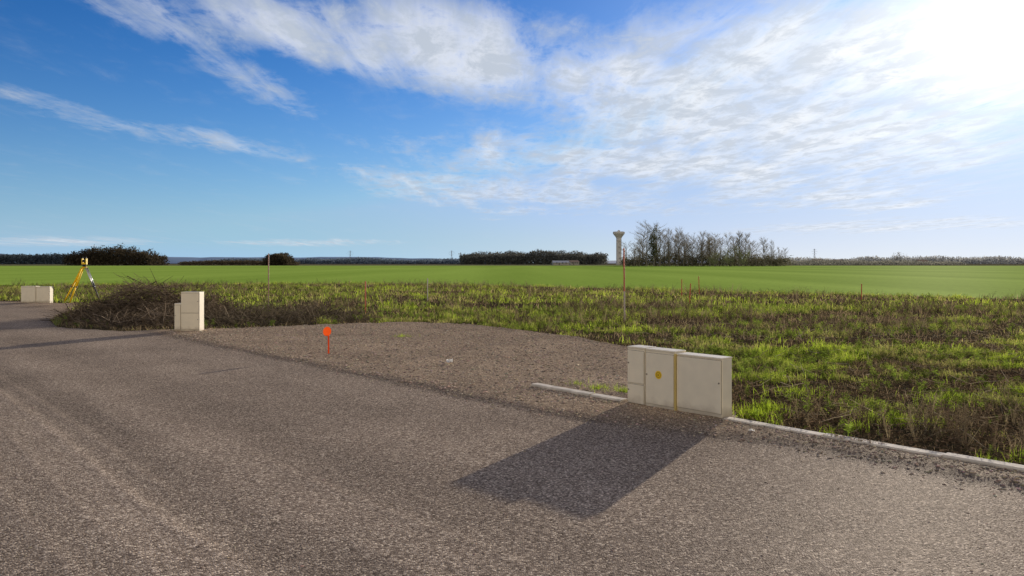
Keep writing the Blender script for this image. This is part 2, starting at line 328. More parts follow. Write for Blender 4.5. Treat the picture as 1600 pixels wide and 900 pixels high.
def kerb_run(t0,t1,zb):
    t=t0
    while t<t1-.05:
        te=min(t+1.0,t1)-.012
        c0=P0+D*t+NN*random.uniform(-.008,.008);c1=P0+D*te+NN*random.uniform(-.008,.008);w=NN*.13;z0_=zb+random.uniform(-.010,.006);z1_=z0_+random.uniform(-.006,.006);ch=NN*.012
        V=[(*c0,-.1),(*c1,-.1),(*(c1+w),-.1),(*(c0+w),-.1),(*c0,z0_-.012),(*c1,z1_-.012),(*(c1+w),z1_-.012),(*(c0+w),z0_-.012),(*(c0+ch),z0_),(*(c1+ch),z1_),(*(c1+w-ch),z1_),(*(c0+w-ch),z0_)]
        kb.add(V,[(0,1,5,4),(1,2,6,5),(2,3,7,6),(3,0,4,7),(4,5,9,8),(5,6,10,9),(6,7,11,10),(7,4,8,11),(8,9,10,11)])
        t+=1.0
kerb_run(-2.9,-1.42,.084);kerb_run(-.12,8.5,.076)
tag(kb.obj("kerb",M_conc),kind="structure",label="weathered pale concrete kerb edging")
# ------------------------------------------------------------------ scatter
def scatter(bV,bF,pos,yaw,scl,lean=None,cols=None):
    bV=np.asarray(bV,float);bF=np.asarray(bF,int);n=len(pos);nb=len(bV)
    sc=np.asarray(scl,float)
    if sc.ndim==1: sc=np.repeat(sc[:,None],3,1)
    P=bV[None]*sc[:,None,:]
    cy=np.cos(yaw)[:,None];sy=np.sin(yaw)[:,None]
    x=P[...,0]*cy-P[...,1]*sy;y=P[...,0]*sy+P[...,1]*cy;zz=P[...,2]
    if lean is not None: x=x+lean[:,:1]*zz;y=y+lean[:,1:]*zz
    V=np.stack([x,y,zz],-1)+pos[:,None,:]
    F=bF[None]+(np.arange(n)*nb)[:,None,None]
    C=None if cols is None else np.repeat(cols,nb,0)
    return V.reshape(-1,3),F.reshape(-1,bF.shape[1]),C
def joinsets(L_):
    off=0;Vs=[];Fs=[];Cs=[]
    for V,F,C in L_:
        Vs.append(V);Fs.append(F+off);Cs.append(C);off+=len(V)
    return np.concatenate(Vs),np.concatenate(Fs),np.concatenate(Cs)
def octa():
    V=np.array([(1,0,0),(0,1,0),(-1,0,0),(0,-1,0),(0,0,.7),(0,0,-.7),(.6,.6,.35),(-.6,.6,.3),(-.6,-.6,.35),(.6,-.6,.25)],float)
    F=[(4,0,6),(4,6,1),(4,1,7),(4,7,2),(4,2,8),(4,8,3),(4,3,9),(4,9,0),(5,6,0),(5,1,6),(5,7,1),(5,2,7),(5,8,2),(5,3,8),(5,9,3),(5,0,9)]
    return V,F
sets=[]
def stones(n,x,y,lo,hi,seed,lift=0):
    r=np.random.default_rng(seed)
    sc=lo+(hi-lo)*r.random(n)**4
    zz,_,_,_=road_h(x,y)
    V,F=octa();V=V*(1+.25*r.standard_normal(V.shape))
    ccs=np.array([.44,.35,.265])[None]*(.45+1.15*r.random((n,1)))*(1+.06*r.standard_normal((n,3)))
    ss=np.stack([sc*(.7+.6*r.random(n)),sc,sc*(.4+.35*r.random(n))],1)
    sets.append(scatter(V,F,np.stack([x,y,np.maximum(zz,lift)+sc*.05],1),r.random(n)*6.28,ss,cols=np.clip(ccs,.03,.8)))
r=rng
n=9000;t=r.uniform(-14,8,n);s=edge_s(t)+.08+r.normal(0,.20,n);k=s<-.04;t=t[k];s=s[k];n=len(t);p=P0+t[:,None]*D+s[:,None]*NN;stones(n,p[:,0],p[:,1],.004,.018,1)
n=4200;t=r.uniform(-3,8,n);s=-abs(r.normal(0,.20,n))-.01;p=P0+t[:,None]*D+s[:,None]*NN;stones(n,p[:,0],p[:,1],.004,.017,2)
n=2200;t=r.uniform(0,8,n);t=t[fbm(t*1.7,t*0,12)>.5];n=len(t);s=r.uniform(0,.12,n);p=P0+t[:,None]*D+s[:,None]*NN;stones(n,p[:,0],p[:,1],.005,.015,6,.072)
n=60000;x=r.uniform(-8,4,n);y=r.uniform(8.5,20,n);s,t=st(x,y);k=(s>edge_s(t))&(insdf(x,y)>.0)&~((s>-.02)&(s<.15)&(t>-3));stones(k.sum(),x[k],y[k],.004,.024,3)
n=9000;x=r.uniform(-9,6,n);y=2.5+8*r.random(n)**1.3;s,t=st(x,y);k=(s<-.5);stones(k.sum(),x[k],y[k],.003,.009,4)
V,F,C=joinsets(sets)
tag(mesh_np("gravel_stones",V,F,M_stone,cols=C),"loose grey brown gravel chippings","gravel",None,"stuff")
def zone(n,x0,x1,y0,y1,seed):
    r=np.random.default_rng(seed);x=r.uniform(x0,x1,n);y=r.uniform(y0,y1,n)
    k=(y<fedge(x)+1.0)&(np.abs(x)<y*.74+1.5);x=x[k];y=y[k]
    sdd=insdf(x,y);wgl=.3*(fbm(x*1.5,y*1.5,50)-.45)
    k=(sdd<wgl*(st(x,y)[0]>.6)-.02)
    s,t=st(x,y);lim=.11+.05*fbm(t*3,t*0,18);k&=~((s<lim)&(s>-.3)&(t>-3));k&=~((s<.35)&(s>-.1)&(t>-1.5)&(t<0))
    return x[k],y[k],sdd[k]
def greenmask(x,y,sdd):
    m=fbm(x*.22,y*.38,60,4)*.9+.045+.95*(fbm(x*1.0,y*1.3,66,3)-.5)
    m=m+.15*np.exp(-((-sdd-1.0)/1.8)**2)*sst(9.3,11,y)*sst(-5,-2,x)
    m=m+.06*sst(9,11,y)*sst(20,14,y)*sst(2,5,x)
    m=m-.19*sst(10.2,8.2,y)-.22*sst(-4,-7,x)*sst(34,26,y)
    return sst(.44,.60,m)
def blades(x,y,h,w,col,r,lean=.35):
    n=len(x);yaw=r.random(n)*6.28;dx=np.cos(yaw);dy=np.sin(yaw)
    la=r.random(n)*6.28;lm=np.abs(r.normal(0,lean,n))*h;lx=np.cos(la)*lm;ly=np.sin(la)*lm
    z0=-.01
    V=np.zeros((n,5,3))
    V[:,0]=np.stack([x-dx*w,y-dy*w,x*0+z0],1);V[:,1]=np.stack([x+dx*w,y+dy*w,x*0+z0],1)
    V[:,2]=np.stack([x-dx*w*.7+lx*.35,y-dy*w*.7+ly*.35,h*.55],1);V[:,3]=np.stack([x+dx*w*.7+lx*.35,y+dy*w*.7+ly*.35,h*.55],1)
    V[:,4]=np.stack([x+lx,y+ly,h*(1-.3*np.minimum(lm/h,1))],1)
    Fb=np.array([(0,1,3),(0,3,2),(2,3,4)]);F=Fb[None]+(np.arange(n)*5)[:,None,None]
    return V.reshape(-1,3),F.reshape(-1,3),np.repeat(col,5,0)
gs=[];r=np.random.default_rng(11)
for (n,x0,x1,y0,y1,hh,ww,sd_) in ((330000,1.5,13,3,14,.060,.0030,1),(360000,-14,24,13,26,.080,.0060,2),(340000,-34,40,24,62,.11,.013,3)):
    x,y,sdd=zone(n,x0,x1,y0,y1,sd_);gm=greenmask(x,y,sdd)
    cl2=sst(.40,.62,fbm(x*2.6,y*2.6,93,3))
    k=r.random(len(x))<(.04+.96*gm)*(.08+.92*cl2);x,y,gm,cl2=x[k],y[k],gm[k],cl2[k];n2=len(x)
    h=hh*(.4+1.2*r.random(n2)**1.5)*(.5+.6*gm)*(.3+1.5*fbm(x*2.2,y*2.2,90,3)*(.5+cl2))
    w=ww*(.7+.6*r.random(n2))
    tone=sst(.35,.65,fbm(x*.6,y*.6,97,3))[:,None]
    base=(np.array([.43,.57,.040])[None]*tone+np.array([.22,.29,.040])[None]*(1-tone))*(.45+1.0*r.random((n2,1)));yel=np.array([.60,.49,.19])[None]
    mixv=np.clip(r.random((n2,1))**2*.7+.45*(1-gm[:,None])+.4*(sst(.5,.7,fbm(x*.9,y*.9,197,3))[:,None]),0,1);col=base*(1-mixv)+yel*mixv*(.4+.7*r.random((n2,1)))
    gs.append(blades(x,y,h,w,col,r,.9))
V,F,C=joinsets(gs);tag(mesh_np("grass",V,F,M_leaf,cols=C),"patchy green and yellowed backlit grass","grass",None,"stuff")
gs=[]
for (n,x0,x1,y0,y1,hh,ww,sd_) in ((110000,1.5,13,3,14,.065,.0028,5),(90000,-14,24,13,26,.10,.005,6),(80000,-34,40,24,62,.15,.011,7)):
    x,y,sdd=zone(n,x0,x1,y0,y1,sd_);gm=greenmask(x,y,sdd);k=r.random(len(x))<(1-.7*gm)*(.25+.75*sst(.4,.6,fbm(x*2,y*2,198,3)));x,y=x[k],y[k];n2=len(x)
    h=hh*(.4+1.1*r.random(n2))*(.3+1.4*fbm(x*1.7,y*1.7,190,3));w=ww*(.6+.7*r.random(n2))
    base=np.array([.34,.25,.14])[None]*(.2+1.4*r.random((n2,1))**1.6);gs.append(blades(x,y,h,w,base,r,1.4))
x,y,sdd=zone(110000,1.5,13,3,16,9);n2=len(x);gm=greenmask(x,y,sdd);k=r.random(n2)<(1-.7*gm);x,y=x[k],y[k];n2=len(x)
lv=np.array([(-1,0,.1),(0,-.5,0),(1,0,.25),(0,.5,.1)],float);lf=[(0,1,2),(0,2,3)]
col=np.array([.38,.25,.14])[None]*(.2+1.4*r.random((n2,1))**1.9)
gs.append(scatter(lv,lf,np.stack([x,y,.01+.05*r.random(n2)],1),r.random(n2)*6.28,.010+.022*r.random(n2),r.normal(0,.6,(n2,2)),col))
V,F,C=joinsets(gs);tag(mesh_np("dry_grass",V,F,M_straw,cols=C),"dead brown grass and leaf litter","dry grass",None,"stuff")
def weed(seed,leafy=False):
    q=random.Random(seed);V=[];F=[]
    def tri(p,d,w,l):
        a=q.random()*6.28;ox,oy=math.cos(a)*w,math.sin(a)*w
        n=len(V);V.extend([(p[0]-ox,p[1]-oy,p[2]),(p[0]+ox,p[1]+oy,p[2]),(p[0]+d[0]*l,p[1]+d[1]*l,p[2]+d[2]*l)]);F.append((n,n+1,n+2))
    for s_ in range(3):
        lx,ly=q.uniform(-.45,.45),q.uniform(-.45,.45);H=q.uniform(.5,1)
        for w_ in range(2): tri((q.uniform(-.03,.03),q.uniform(-.03,.03),0),(lx,ly,1),.010,H)
        for i in range(5 if leafy else 9):
            zz=q.uniform(.25,.95)*H;a=q.random()*6.28;tri((lx*zz,ly*zz,zz),(math.cos(a)*.8,math.sin(a)*.8,q.uniform(.1,1)),.006,q.uniform(.1,.28))
        for i in range(24 if leafy else 14):
            zz=q.uniform(.05,1)*H;a=q.random()*6.28;rr=q.uniform(0,.16);tri((lx*zz+rr*math.cos(a),ly*zz+rr*math.sin(a),zz),(math.cos(a),math.sin(a),q.uniform(-.6,.6)),.05 if leafy else .018,q.uniform(.10,.22) if leafy else q.uniform(.03,.08))
    return np.array(V),np.array(F)
gs=[];gl=[]
for vi in range(5):
    bV,bF=weed(100+vi)
    for (n,x0,x1,y0,y1,h0) in ((1500,1.8,13,3,14,.25),(3000,-14,24,13,28,.30),(4000,-36,42,26,62,.37)):
        x,y,sdd=zone(n,x0,x1,y0,y1,200+vi*10+int(y0));cl_=fbm(x*.45,y*.45,130,3)
        k=(r.random(len(x))<sst(.44,.60,cl_)+.05)&(sdd<-.45);x,y,cl_=x[k],y[k],cl_[k];n2=len(x)
        col=np.array([.16,.115,.07])[None]*(.3+1.2*r.random((n2,1)));stw=r.random(n2)<.25;col[stw]=np.array([.42,.33,.19])*(.5+.7*r.random((stw.sum(),1)))
        gs.append(scatter(bV,bF,np.stack([x,y,x*0],1),r.random(n2)*6.28,h0*(.25+1.1*r.random(n2)**1.8)*(.6+.7*sst(.45,.65,cl_)),r.normal(0,.22,(n2,2)),col))
for vi in range(4):
    bV,bF=weed(300+vi,True)
    for (n,x0,x1,y0,y1,h0) in ((1500,1.8,13,3,14,.15),(3400,-14,24,13,28,.18),(4000,-36,42,26,62,.22)):
        x,y,sdd=zone(n,x0,x1,y0,y1,400+vi*10+int(y0));gm=greenmask(x,y,sdd);k=(r.random(len(x))<.14+.6*gm)&(sdd<-.25);x,y=x[k],y[k];n2=len(x)
        col=np.array([.24,.32,.045])[None]*(.3+1.3*r.random((n2,1)))
        gl.append(scatter(bV,bF,np.stack([x,y,x*0],1),r.random(n2)*6.28,h0*(.35+1.1*r.random(n2)**1.5),r.normal(0,.2,(n2,2)),col))
V,F,C=joinsets(gs);tag(mesh_np("weeds",V,F,M_dry,cols=C),"dark dead weed stalks on rough ground","weeds",None,"stuff")
V,F,C=joinsets(gl);tag(mesh_np("leafy_weeds",V,F,M_leaf,cols=C),"green leafy weeds among rough grass","weeds",None,"stuff")
gs=[];cent=[(1.05,9.5,.16,260),(1.35,9.3,.14,240),(.8,9.85,.12,90),(1.55,9.05,.10,120),(2.5,7.95,.18,350),(2.75,8.3,.22,300),(3.3,7.4,.15,70),(3.9,7.8,.3,140),(4.9,8.8,.35,250),(5.6,7.9,.3,120),(3.4,9.3,.3,350),(2.9,10.6,.4,400),(4.1,6.2,.15,50),(-2.3,16.2,.2,160),(2.5,7.4,.12,90),(2.9,7.05,.08,40),(3.75,6.1,.08,40),(4.75,5.1,.08,40),(6.2,9.5,.4,300)]
for (cx,cy,rr,n) in cent:
    a=r.random(n)*6.28;q=rr*np.abs(r.normal(0,.75,n));x=cx+q*np.cos(a);y=cy+q*np.sin(a);s,t=st(x,y);k=(s>.14);x,y=x[k],y[k];n=len(x)
    h=.09*(.3+1.1*r.random(n)**1.5);col=np.array([.38,.50,.04])[None]*(.4+.9*r.random((n,1)));gs.append(blades(x,y,h+.04,.0032+0*h,col,r,.9))
V,F,C=joinsets(gs);tag(mesh_np("grass_tufts",V,F,M_leaf,cols=C),"lush green grass tufts beside the kerb","grass",None,"stuff")
def sticks(n,fpos,lmin,lmax,wid,seed,colb,tilt=.45):
    q=np.random.default_rng(seed);x,y,zc=fpos(n,q);n=len(x)
    a=q.random(n)*6.28;e=q.normal(.1,tilt,n);l=q.uniform(lmin,lmax,n)
    d=np.stack([np.cos(a)*np.cos(e),np.sin(a)*np.cos(e),np.sin(e)],1)
    side=np.cross(d,q.standard_normal((n,3)));side/=np.linalg.norm(side,axis=1)[:,None];up=np.cross(d,side)
    w=wid*(.4+1.2*q.random(n)**2);c0=np.stack([x,y,zc],1)-d*l[:,None]*.5;c1=c0+d*l[:,None]
    bend=side*(q.normal(0,.07,n)*l)[:,None]
    V=np.zeros((n,9,3))
    for j,(cc_,ws) in enumerate(((c0,1),((c0+c1)/2+bend,.8),(c1,.3))):
        for m in range(3):
            th=m*2.094;V[:,j*3+m]=cc_+(side*math.cos(th)+up*math.sin(th))*(w*ws)[:,None]
    V[...,2]=np.maximum(V[...,2],.01)
    Fb=[]
    for j in (0,3):
        for m in range(3):
            a0=j+m;a1=j+(m+1)%3;Fb+= [(a0,a1,a1+3),(a0,a1+3,a0+3)]
    F=np.array(Fb)[None]+(np.arange(n)*9)[:,None,None]
    C=np.repeat(np.array(colb)[None]*(.3+1.4*q.random((n,1))),9,0)
    return V.reshape(-1,3),F.reshape(-1,3),C
def mound(cx,cy,rx,ry,rot,H):
    def f(n,q):
        a=q.random(n)*6.28;rr=np.sqrt(q.random(n));lx=rx*rr*np.cos(a);ly=ry*rr*np.sin(a)
        x=cx+lx*math.cos(rot)-ly*math.sin(rot);y=cy+lx*math.sin(rot)+ly*math.cos(rot)
        top=H*(1-rr**2)*(.2+1.6*vn(x*1.1,y*1.1,8));return x,y,top*q.random(n)**.6
    return f
gs=[sticks(3200,mound(-10.3,22.4,2.6,2.2,-.5,.66),.35,1.4,.010,3,(.18,.135,.09)),
    sticks(900,mound(-9.9,20.4,1.7,1.1,-.3,.30),.3,1.0,.010,4,(.21,.16,.11)),
    sticks(2200,mound(-7.2,21.9,3.4,2.2,-.1,.34),.3,1.0,.008,5,(.17,.135,.09),.6)]
V,F,C=joinsets(gs);bp=mesh_np("brush_pile",V,F,M_stone,cols=C);tag(bp,"heaped cut brown branches beside the gravel","brush pile",None,"stuff")
def flat(n,q):
    x=q.uniform(2.6,16,n);y=q.uniform(6,20,n);k=(insdf(x,y)<-.5);return x[k],y[k],np.full(k.sum(),.07)
gs=[sticks(2400,flat,.15,.6,.004,12,(.42,.34,.22),.25)]
V,F,C=joinsets(gs);tag(mesh_np("fallen_stems",V,F,M_stone,cols=C),"pale fallen stems lying among weeds","dry stems",None,"stuff")
# ------------------------------------------------------------------ utility cabinets
M_cab=simple("cabinet_plastic",(.86,.76,.56),.5,.05,5,0,0,.3,(.38,.30,.21))
M_cab2=simple("cabinet_door",(.89,.79,.59),.45,.04,7,0,0,.3,(.45,.36,.26))
M_seam=simple("seam_dark",(.25,.21,.16),.8,.1)
M_yel=simple("sticker_yellow",(.92,.60,.02),.5,.05,30)
M_blk=simple("black_print",(.30,.16,.02),.6,.1)
M_litedge=thinplastic("sunlit_edge_pale",(.95,.80,.35),.5)  # pale yellow stands in for sunlight caught on a cabinet edge
def cabinet(loc,rot,mods,depth,label):
    e=empty("utility_cabinet",loc,rot,label,"utility cabinet","roadside utility cabinets")
    x=0
    for (w,h,off,doors,extra) in mods:
        b=MB();b.box(x+.003,x+w-.003,off,depth,-.05,h);o=b.obj("body",M_cab,e,bevel=.012)
        b=MB();b.box(x+.004,x+w-.004,off-.006,depth+.006,h-.004,h+.014);b.obj("lid",M_cab2,e,bevel=.006)
        for (z0,z1) in doors:
            b=MB();b.box(x+.011,x+w-.011,off-.0012,off-.0004,z0-.003,z1+.003);b.obj("door_gap",M_seam,e)
            b=MB();b.box(x+.014,x+w-.014,off-.010,off-.0015,z0,z1)
            d=b.obj("door",M_cab2,e,bevel=.004)
            lx=x+.03 if extra!='plain' else x+w-.035;lz=(z0+z1)/2+.04
            b=MB();b.tube((lx,off-.0145,lz),(lx,off-.0102,lz),.009,.009,12);k=b.obj("lock",M_seam,d)
        if extra=='sticker':
            cx=x+w*.47;cz=.375;b=MB();b.tube((cx,off-.0102,cz),(cx,off-.0118,cz),.044,.044,32);s=b.obj("sticker",M_yel,e)
            b=MB()
            for i_ in range(20):
                a0=2*math.pi*i_/20;a1=2*math.pi*(i_+1)/20
                b.add([(cx+r_*math.cos(a_),off-.0124,cz+r_*math.sin(a_)) for r_,a_ in ((.030,a0),(.030,a1),(.025,a1),(.025,a0))],[(0,1,2,3)])
            b.box(cx-.010,cx+.010,off-.0128,off-.0119,cz-.010,cz-.006);b.box(cx-.008,cx-.004,off-.0128,off-.0119,cz-.005,cz+.012);b.box(cx+.002,cx+.006,off-.0128,off-.0119,cz-.005,cz+.010)
            b.obj("mark",M_blk,s)
            b=MB();b.box(x+w-.006,x+w+.008,off-.012,off+.03,.02,h-.012);b.obj("sunlit_edge",M_litedge,e)  # added strip, the sunlit module edge put into its colour
        x+=w
    return e
ang=math.atan2(-.754,.656)
cabinet((1.28,8.60,.03),ang,[(.255,.635,0,[(.03,.235),(.252,.605)],'n'),(.40,.63,0,[(.055,.60)],'sticker'),(.565,.61,.016,[(.065,.595)],'plain')],.19,
        "low cream plastic utility cabinet with yellow sticker on kerb")
cabinet((-7.74,17.70,.03),rad(-6),[(.17,.63,.02,[(.05,.60)],'n'),(.45,.895,0,[(.06,.42),(.435,.87)],'plain')],.22,
        "tall cream utility cabinet with lower side box beside branches")
cabinet((-19.3,30.4,.02),rad(-4),[(.62,.66,0,[(.06,.63)],'n'),(.56,.645,.01,[(.06,.615)],'plain')],.22,
        "low two-door cream utility cabinet at gravel edge")
# ------------------------------------------------------------------ orange marker
M_or=thinplastic("orange_plastic",(1.0,.12,.02),.45)
M_ors=thinplastic("orange_lath",(.95,.14,.03),.3)
M_rust=simple("rusty_red_paint",(.60,.15,.06),.6,.2,20)
e=empty("survey_marker",(-3.12,13.16,.05),rad(12),"bright orange round survey marker on short stake in gravel","survey marker")
b=MB();b.box(-.013,.013,-.005,.005,-.1,.33);b.obj("stake",M_ors,e,bevel=.002)
b=MB();n_=40;V=[];F=[]
for i_ in range(n_):
    a=2*math.pi*i_/n_;ca,sa=math.cos(a),math.sin(a);V.append((-.024+.066*ca+.012*sa,-.012+.022*sa,.388+.078*sa-.010*ca))
V.append((-.024,-.016,.388))
for i_ in range(n_): F.append((i_,(i_+1)%n_,n_))
b.add(V,F);o=b.obj("disc",M_or,e)
b=MB();b.tube((-.024,-.024,.388),(-.024,-.0165,.388),.006,.005,10);b.obj("nail",M_ors,o)
M_wht=thinplastic("white_plastic",(.90,.88,.82),.4)
def litter(loc,s,seed):
    q=random.Random(seed);V=[];F=[];n=5
    for i in range(n):
        for j in range(n): V.append(((i/(n-1)-.5)*s+q.uniform(-.2,.2)*s/n,(j/(n-1)-.5)*s+q.uniform(-.2,.2)*s/n,q.uniform(.0,.7)*s))
    for i in range(n-1):
        for j in range(n-1): a=i*n+j;F.append((a,a+1,a+n+1,a+n))
    o=mesh_py("litter",V,F,M_wht);o.location=loc;tag(o,"crumpled white plastic scrap lying on the gravel","litter","scraps of plastic litter");return o
litter((-.96,11.9,.07),.09,1);litter((2.2,7.1,.05),.05,4)
# ------------------------------------------------------------------ ranging poles & stakes
def bandmat(name,c1,c2,period):
    m,nt=mat(name);o=N(nt,'ShaderNodeOutputMaterial');p=N(nt,'ShaderNodeBsdfPrincipled');p.inputs['Roughness'].default_value=.5
    tc=N(nt,'ShaderNodeTexCoord');sp=N(nt,'ShaderNodeSeparateXYZ');L(nt,tc.outputs['Object'],sp.inputs[0])
    d=N(nt,'ShaderNodeMath',operation='DIVIDE');L(nt,sp.outputs['Z'],d.inputs[0]);d.inputs[1].default_value=period
    g=N(nt,'ShaderNodeMath',operation='GREATER_THAN');L(nt,d.outputs[0],g.inputs[0]);g.inputs[1].default_value=.5
    mx=N(nt,'ShaderNodeMixRGB');mx.inputs[1].default_value=c1+(1,);mx.inputs[2].default_value=c2+(1,);L(nt,g.outputs[0],mx.inputs[0]);L(nt,mx.outputs[0],p.inputs['Base Color']);L(nt,p.outputs[0],o.inputs[0]);return m
M_band=bandmat("red_white_bands",(.55,.44,.36),(.55,.13,.06),1.7)
M_band2=bandmat("brown_bands",(.30,.20,.14),(.38,.17,.11),1.0)
def pole(x,y,h,r0,m,label,cat,grp,lean=(0,0)):
    b=MB();b.lathe([(.002,-.15),(r0*.8,0),(r0,.06),(r0,h-.02),(r0*.6,h)],10)
    o=b.obj("ranging_pole" if cat=="ranging pole" else "survey_stake",m,None,True);o.location=(x,y,0);o.rotation_euler=(lean[0],lean[1],0)
    tag(o,label,cat,grp)
pole(-8.22,26.1,1.93,.017,M_band2,"tall thin brownish ranging pole among dead weeds","ranging pole","ranging poles",(0,.005))
pole(3.0,20.6,2.0,.021,M_band,"tall dull red ranging pole among green weeds","ranging pole","ranging poles",(0,-.01))
for (x,y,h,l) in ((-4.64,24.5,1.03,0),(7.0,30.5,.80,.05),(9.2,38.0,.95,-.03),(14.9,33,.72,.02),(7.9,36,.85,.0)):
    pole(x,y,h,.021,M_rust,"thin red painted survey stake standing in weeds","survey stake","survey stakes",(0,l))
M_pw=simple("weathered_white_paint",(.58,.52,.42),.7,.15,20)
pole(-3.58,32.8,.95,.020,M_pw,"thin white painted survey stake standing in weeds","survey stake","survey stakes")
# ------------------------------------------------------------------ tripod with total station
M_ty=simple("tripod_yellow",(1.0,.62,.01),.5,.0,10,0,0,.2);M_tk=simple("tripod_dark",(.04,.04,.045),.5,.1,10);M_inst=simple("instrument_yellow",(.85,.62,.06),.45,.08,10);M_alu=simple("aluminium",(.55,.55,.56),.35,.05,10,0,.8)
e=empty("surveying_tripod",(-17.35,31.4,0),rad(0),"yellow surveyor tripod carrying total station beside branches","surveying tripod")
ap=1.42
for k,(a,m2) in enumerate(((195,M_ty),(255,M_ty),(-12,M_alu))):
    fx_,fy_=.74*math.cos(rad(a)),.74*math.sin(rad(a));f=Vector((fx_,fy_,0));t=Vector((fx_*.12,fy_*.12,ap))
    leg=MB();side=Vector((-math.sin(rad(a)),math.cos(rad(a)),0))*.045
    mid=t.lerp(f,.55)
    leg.tube(t+side,mid+side,.024,.024,8);leg.tube(t-side,mid-side,.024,.024,8)
    lo=leg.obj("leg",m2,e,True)
    b=MB();b.tube(t.lerp(f,.42),f+Vector((0,0,.02)),.036,.026,8);b.obj("lower_leg",M_ty if k<2 else M_tk,lo,True)
    b=MB();b.tube(mid-side*1.5,mid+side*1.5,.03,.03,8);b.obj("clamp",M_tk,lo,True)
    b=MB();b.tube(f+Vector((0,0,.08)),f,.02,.004,8);b.obj("foot",M_tk,lo,True)
b=MB();b.lathe([(.05,ap-.03),(.10,ap-.02),(.105,ap+.02),(.07,ap+.03)],20);b.obj("head_plate",M_ty,e,True)
st_=bpy.data.objects.new("total_station",None);COL.objects.link(st_);st_.parent=e
b=MB();b.lathe([(.07,ap+.031),(.075,ap+.05),(.055,ap+.075),(.08,ap+.09),(.08,ap+.12)],20);b.obj("tribrach",M_tk,st_,True)
b=MB();b.box(-.10,-.055,-.055,.055,ap+.121,ap+.36);b.box(.055,.10,-.055,.055,ap+.121,ap+.36);b.box(-.055,.055,-.05,.05,ap+.121,ap+.165);b.obj("yoke",M_inst,st_,bevel=.01)
b=MB();b.tube((0,-.09,ap+.27),(0,.09,ap+.27),.045,.05,16);b.obj("telescope",M_tk,st_,True)
b=MB();b.box(-.085,-.065,-.012,.012,ap+.361,ap+.40);b.box(.065,.085,-.012,.012,ap+.361,ap+.40);b.box(-.085,.085,-.013,.013,ap+.401,ap+.42);b.obj("carrying_handle",M_tk,st_)
b=MB();b.box(-.06,.06,-.075,-.051,ap+.13,ap+.19);b.obj("keypad",M_ty,st_)
# ------------------------------------------------------------------ water tower
M_wt=simple("tower_concrete",(.64,.61,.55),.9,.08,.3);M_wtd=simple("tower_window",(.16,.16,.15),.5,.1)
e=empty("water_tower",(95.3,690,0),0,"pale concrete water tower with flared crown above trees","water tower")
b=MB();b.lathe([(2.7,-1),(2.3,3),(2.05,12),(2.05,22.0),(2.4,23.6)],24);shaft=b.obj("shaft",M_wt,e,True)
for i in range(8):
    a=i*math.pi/4;b=MB();c_,s__=math.cos(a),math.sin(a);b.tube((2.15*c_,2.15*s__,0),(2.15*c_,2.15*s__,23.4),.22,.22,6);b.obj("rib",M_wt,shaft)
b=MB();b.lathe([(2.4,23.6),(2.9,24.8),(4.9,27.3),(5.3,27.8),(5.3,29.3),(4.7,29.6),(4.3,29.65)],28);b.obj("tank",M_wt,e)
b=MB();b.lathe([(1.2,29.7),(1.2,30.5),(.3,31.0)],12);b.obj("roof_lantern",M_wt,e)
for k in range(4):
    b=MB();b.box(-.4,.4,-2.27,-2.0,5+5*k,6.5+5*k);b.obj("window",M_wtd,e)
# ------------------------------------------------------------------ trees
def bare_tree(seed,shape):
    q=random.Random(seed);tr=MB();V=[];F=[];C=[]
    pts=[(0,0,0)];x=y=0
    for i in range(1,9):
        x+=q.uniform(-.014,.014);y+=q.uniform(-.014,.014);pts.append((x,y,i/8*.97))
    for i in range(8):
        tr.tube(pts[i],pts[i+1],.016*(1-i/8.6),.016*(1-(i+1)/8.6),6,False)
    def tw(p,d,w,l,col):
        d=d.normalized();sd_=d.orthogonal().normalized();sd_.rotate(Quaternion(d,q.random()*6.28));n=len(V)
        V.extend([tuple(p-sd_*w),tuple(p+sd_*w),tuple(p+d*l)]);F.append((n,n+1,n+2));C.extend([col]*3)
    br=50
    for i in range(br):
        zz=.14+.82*(i/br)+q.uniform(-.03,.03);k=min(int(zz*8/.97),7)
        p0=Vector(pts[k]).lerp(Vector(pts[k+1]),min(max(zz*8/.97-k,0),1));a=q.random()*6.28
        if shape=='poplar': ln=.27*(1-zz)**.5+.05;up=q.uniform(.9,1.9)
        elif shape=='round': ln=.34*math.sin(math.pi*min(1,max(.08,(zz-.05)*.95)))**.7+.05;up=q.uniform(.4,1.2)
        else: ln=.30*(1-zz)**.45+.06;up=q.uniform(.6,1.5)
        ln*=q.uniform(.6,1.2)
        d=Vector((math.cos(a),math.sin(a),up)).normalized();p1=p0+d*ln
        tr.tube(p0,p1,.0042*(1.2-zz),.0012,4,False)
        for j in range(22):
            f=q.uniform(.2,1.0);p=p0.lerp(p1,f);dd=(d+Vector((q.gauss(0,.45),q.gauss(0,.45),q.gauss(.35,.45))))
            cg=q.uniform(.6,1.3);tw(p,dd,q.uniform(.0008,.0020),q.uniform(.06,.14),(.27*cg,.235*cg,.175*cg))
    return tr,(np.array(V),np.array(F),np.array(C))
M_bark=simple("bark",(.20,.175,.14),.9,.2,1,0,0,.1)
protos=[]
for i,sh in enumerate(('poplar','round','mixed','poplar')):
    tr,(V,F,C)=bare_tree(40+i,sh)
    t=mesh_py("trunk",tr.V,tr.F,M_bark);c_=mesh_np("crown",V,F,M_dry,cols=C);protos.append((t,c_))
